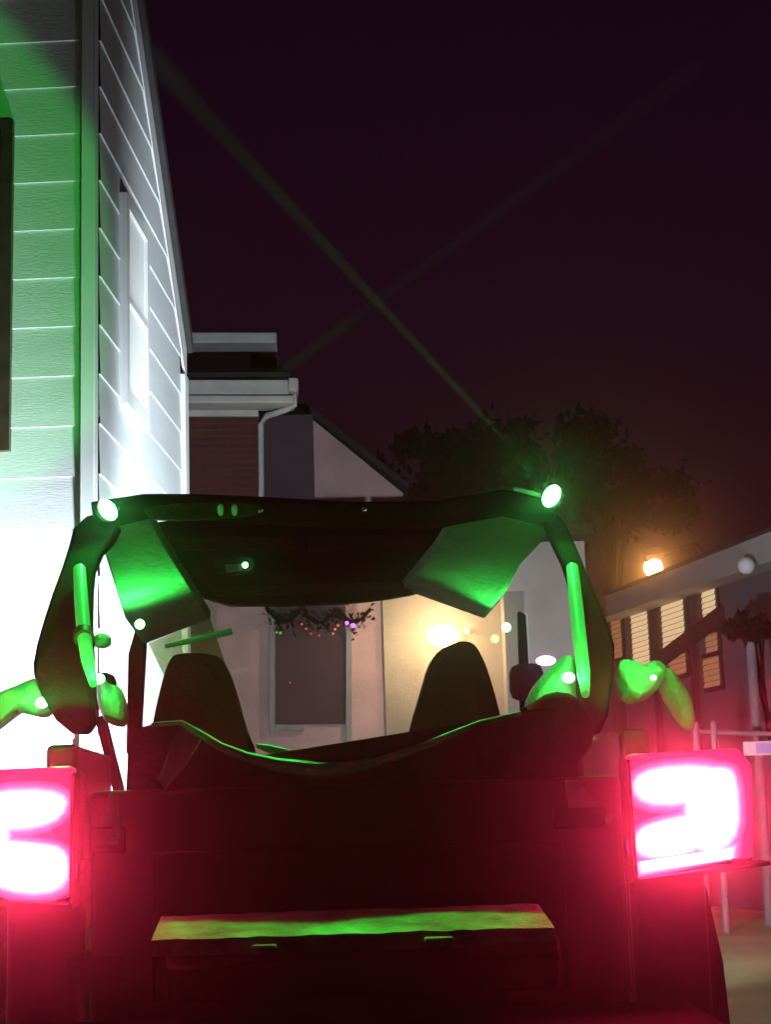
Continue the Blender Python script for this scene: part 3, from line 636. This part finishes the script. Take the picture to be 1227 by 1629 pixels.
for c, po in ((cR, pR), (cL, pL)):
    J.light('pod_glow', 'SPOT', c + Vector((0, -.07, .02)), 16.0, GREEN, .03, target=c + Vector((0, -1, -2.0)), spot=88, blend=.35, parent=po)
    J.light('step_beam', 'SPOT', c + Vector((0, -.05, .02)), 210.0, GREEN, .02, target=(-c.x * .62, -.42, .84), spot=32, blend=.6, parent=po)
# green wash on the clapboard wall from the right pod
J.light('pod_wash', 'SPOT', cR + Vector((-.03, .02, .05)), 400, GREEN, .02, target=PPL(-330, 385, corner, n_front), spot=35, blend=.2, parent=pR)
J.light('pod_beam', 'SPOT', cR + Vector((-.03, 0, .05)), 5600, GREEN, .008, target=P(268, 120, 6.0), spot=1.3, blend=.6, parent=pR)
J.light('pod_beam', 'SPOT', cL + Vector((.03, 0, .05)), 1700, GREEN, .008, target=P(1050, 150, 4.0), spot=1.3, blend=.6, parent=pL)
# small green cabin lamps
for x, y, yl in ((222, 993, 1.78), (806, 998, YW - .12)):
    c = P(x, y, yl)
    o = J.part('cabin_lamp', sphere(NB(), c, .015, seg=12), M_CABGREEN, smooth=True)
    J.light('cabin_glow', 'SPOT', c + Vector((0, -.10, -.03)), 12.0, GREEN, .02, target=c + Vector((0, -.6 if x > 500 else -.3, .85)), spot=120 if x > 500 else 158, blend=.6, parent=o)
# side mirrors
for s, x, y in ((1, 838, 1085), (-1, 158, 1100)):
    c = P(x, y, 2.2)
    bm = NB(); box(bm, c - Vector((.055, .05, .06)), c + Vector((.055, .05, .06))); mo = J.part('side_mirror', bm, M_PLASTIC, bevel=.03)
    bm = NB(); tube(bm, [c + Vector((0, .02, -.08)), Vector((s * .72, 2.28, 1.12))], .02, 8); J.part('mirror_arm', bm, M_PLASTIC, parent=mo)
    if s > 0:
        J.part('mirror_led', sphere(NB(), P(869, 1051, 2.1), .022, (1.5, .6, .75), 12), M_PURPLE, parent=mo, smooth=True)
# headlights
for s in (-1, 1):
    c = Vector((s * .47, 4.02, .92))
    bm = NB(); tube(bm, [c + Vector((0, -.03, 0)), c, c + Vector((0, .02, 0))], [.11, .11, .07], 20); ho_ = J.part('headlight', bm, M_HEAD, smooth=True)
    J.light('headlight_beam', 'SPOT', c + Vector((0, .06, 0)), 2150 if s < 0 else 2000, (.80, .93, 1.0), .09, target=c + Vector((-1.0 if s < 0 else -.02, .2 if s < 0 else 1, .38)), spot=134 if s < 0 else 112, blend=1.0 if s < 0 else .5, parent=ho_)

# plastic-wrapped bundles on the body sides
def bundle(pts, Y, th, label, name='plastic_bag'):
    base = P(sum(p[0] for p in pts) / len(pts), max(p[1] for p in pts), Y)
    bm = NB(); ring = [P(x, y, Y) for x, y in pts]; cen = sum(ring, Vector()) / len(ring)
    f0 = [bm.verts.new(p + Vector((0, random.uniform(-.01, .01), 0))) for p in ring]
    f1 = [bm.verts.new(p.lerp(cen, random.uniform(.25, .5)) + Vector((random.uniform(-.008, .008), -th * random.uniform(.5, 1.0), random.uniform(-.01, .01)))) for p in ring]
    fb = [bm.verts.new(p.lerp(cen, .2) + Vector((0, th, 0))) for p in ring]
    c0 = bm.verts.new(cen + Vector((0, -th * 1.05, 0))); c1 = bm.verts.new(cen + Vector((0, th * 1.1, 0)))
    n = len(ring)
    for i in range(n):
        j = (i + 1) % n
        if random.random() < .5: bm.faces.new((f0[i], f0[j], f1[j])); bm.faces.new((f0[i], f1[j], f1[i]))
        else: bm.faces.new((f0[i], f0[j], f1[i])); bm.faces.new((f0[j], f1[j], f1[i]))
        bm.faces.new((f1[i], f1[j], c0)); bm.faces.new((f0[j], f0[i], fb[i])); bm.faces.new((f0[j], fb[i], fb[j])); bm.faces.new((fb[j], fb[i], c1))
    o = link(name, bm, M_BAG, None, base, smooth=True, sharp=28); ss = o.modifiers.new('soften', 'SUBSURF'); ss.levels = ss.render_levels = 1; tag(o, label, 'plastic bag', 'green lit plastic bags on the car')
    return o
bundle([(828, 1128), (842, 1098), (858, 1076), (882, 1054), (905, 1034), (922, 1042), (926, 1136), (898, 1132), (872, 1122), (850, 1137)], .50, .06, 'green lit plastic bag inside the right roll bar leg, sloping left')
bundle([(970, 1060), (990, 1045), (1006, 1050), (1022, 1060), (1045, 1044), (1065, 1056), (1060, 1085), (1040, 1112), (1010, 1126), (984, 1122)], .50, .06, 'square green lit plastic bag outside the right roll bar leg')
bundle([(1040, 1058), (1066, 1055), (1086, 1080), (1106, 1116), (1111, 1166), (1092, 1170), (1070, 1142), (1050, 1100)], .62, .04, 'tan and green plastic bag drooping above the right tail lamp')
bundle([(150, 1078), (158, 1066), (172, 1090), (188, 1085), (203, 1110), (207, 1160), (185, 1160), (162, 1150), (150, 1115)], .50, .06, 'green lit plastic bag inside the left roll bar leg, long and upright')
bundle([(144, 1012), (160, 1004), (178, 1010), (178, 1028), (160, 1034), (146, 1028)], .62, .035, 'smallest green plastic bag beside the red tube clamp')
bundle([(-40, 1112), (0, 1097), (30, 1088), (56, 1073), (76, 1080), (91, 1098), (93, 1130), (80, 1144), (55, 1141), (30, 1132), (8, 1150), (-40, 1190)], .50, .06, 'wide green lit plastic bag above the left tail lamp')

for x, y, Yb in ((905, 1078, .40), (66, 1118, .40), (156, 1080, .40), (1040, 1078, .36)):
    c = P(x, y, Yb)
    o = J.part('rail_lamp', sphere(NB(), c, .012 if x != 1040 else .006, (1.2, .8, 1), 12), M_CABGREEN, smooth=True)
    J.light('rail_glow', 'SPOT', c + Vector((0, -.12, .03)), 3.0, GREEN, .02, target=c + Vector((0, 1, -.05)), spot=155, blend=.4, parent=o)
# cones of extra haze, added along the pod beams so they show
mm = bpy.data.materials.new('beam_mist'); mm.use_nodes = True; nt = mm.node_tree; nt.nodes.clear()
o_ = nt.nodes.new('ShaderNodeOutputMaterial'); v_ = nt.nodes.new('ShaderNodeVolumePrincipled')
v_.inputs['Color'].default_value = (.9, .9, .9, 1); v_.inputs['Density'].default_value = .014; v_.inputs['Anisotropy'].default_value = 0
nt.links.new(v_.outputs[0], o_.inputs['Volume'])
for a, b in ((cR + Vector((-.03, 0, .05)), P(268, 120, 6.0)), (cL + Vector((.03, 0, .05)), P(1050, 150, 4.0))):
    d = (b - a); L = d.length * 1.15; d.normalize(); th = math.tan(R(.75))
    bm = NB(); tube(bm, [a + d * .06, a + d * L], [.014, L * th + .006], 16)
    o = link('beam_cone', bm, mm); o['kind'] = 'stuff'

# ------------------------------------------------------------------ render
S.render.engine = 'CYCLES'
c = S.cycles
c.use_denoising = True
try: c.denoiser = 'OPENIMAGEDENOISE'
except Exception: pass
c.max_bounces = 5; c.diffuse_bounces = 2; c.glossy_bounces = 3; c.transmission_bounces = 4; c.transparent_max_bounces = 8; c.volume_bounces = 0
c.use_light_tree = True; c.sample_clamp_indirect = 4; c.caustics_reflective = False; c.caustics_refractive = False
S.view_settings.view_transform = 'Standard'; S.view_settings.look = 'None'; S.view_settings.exposure = 0; S.view_settings.gamma = 1
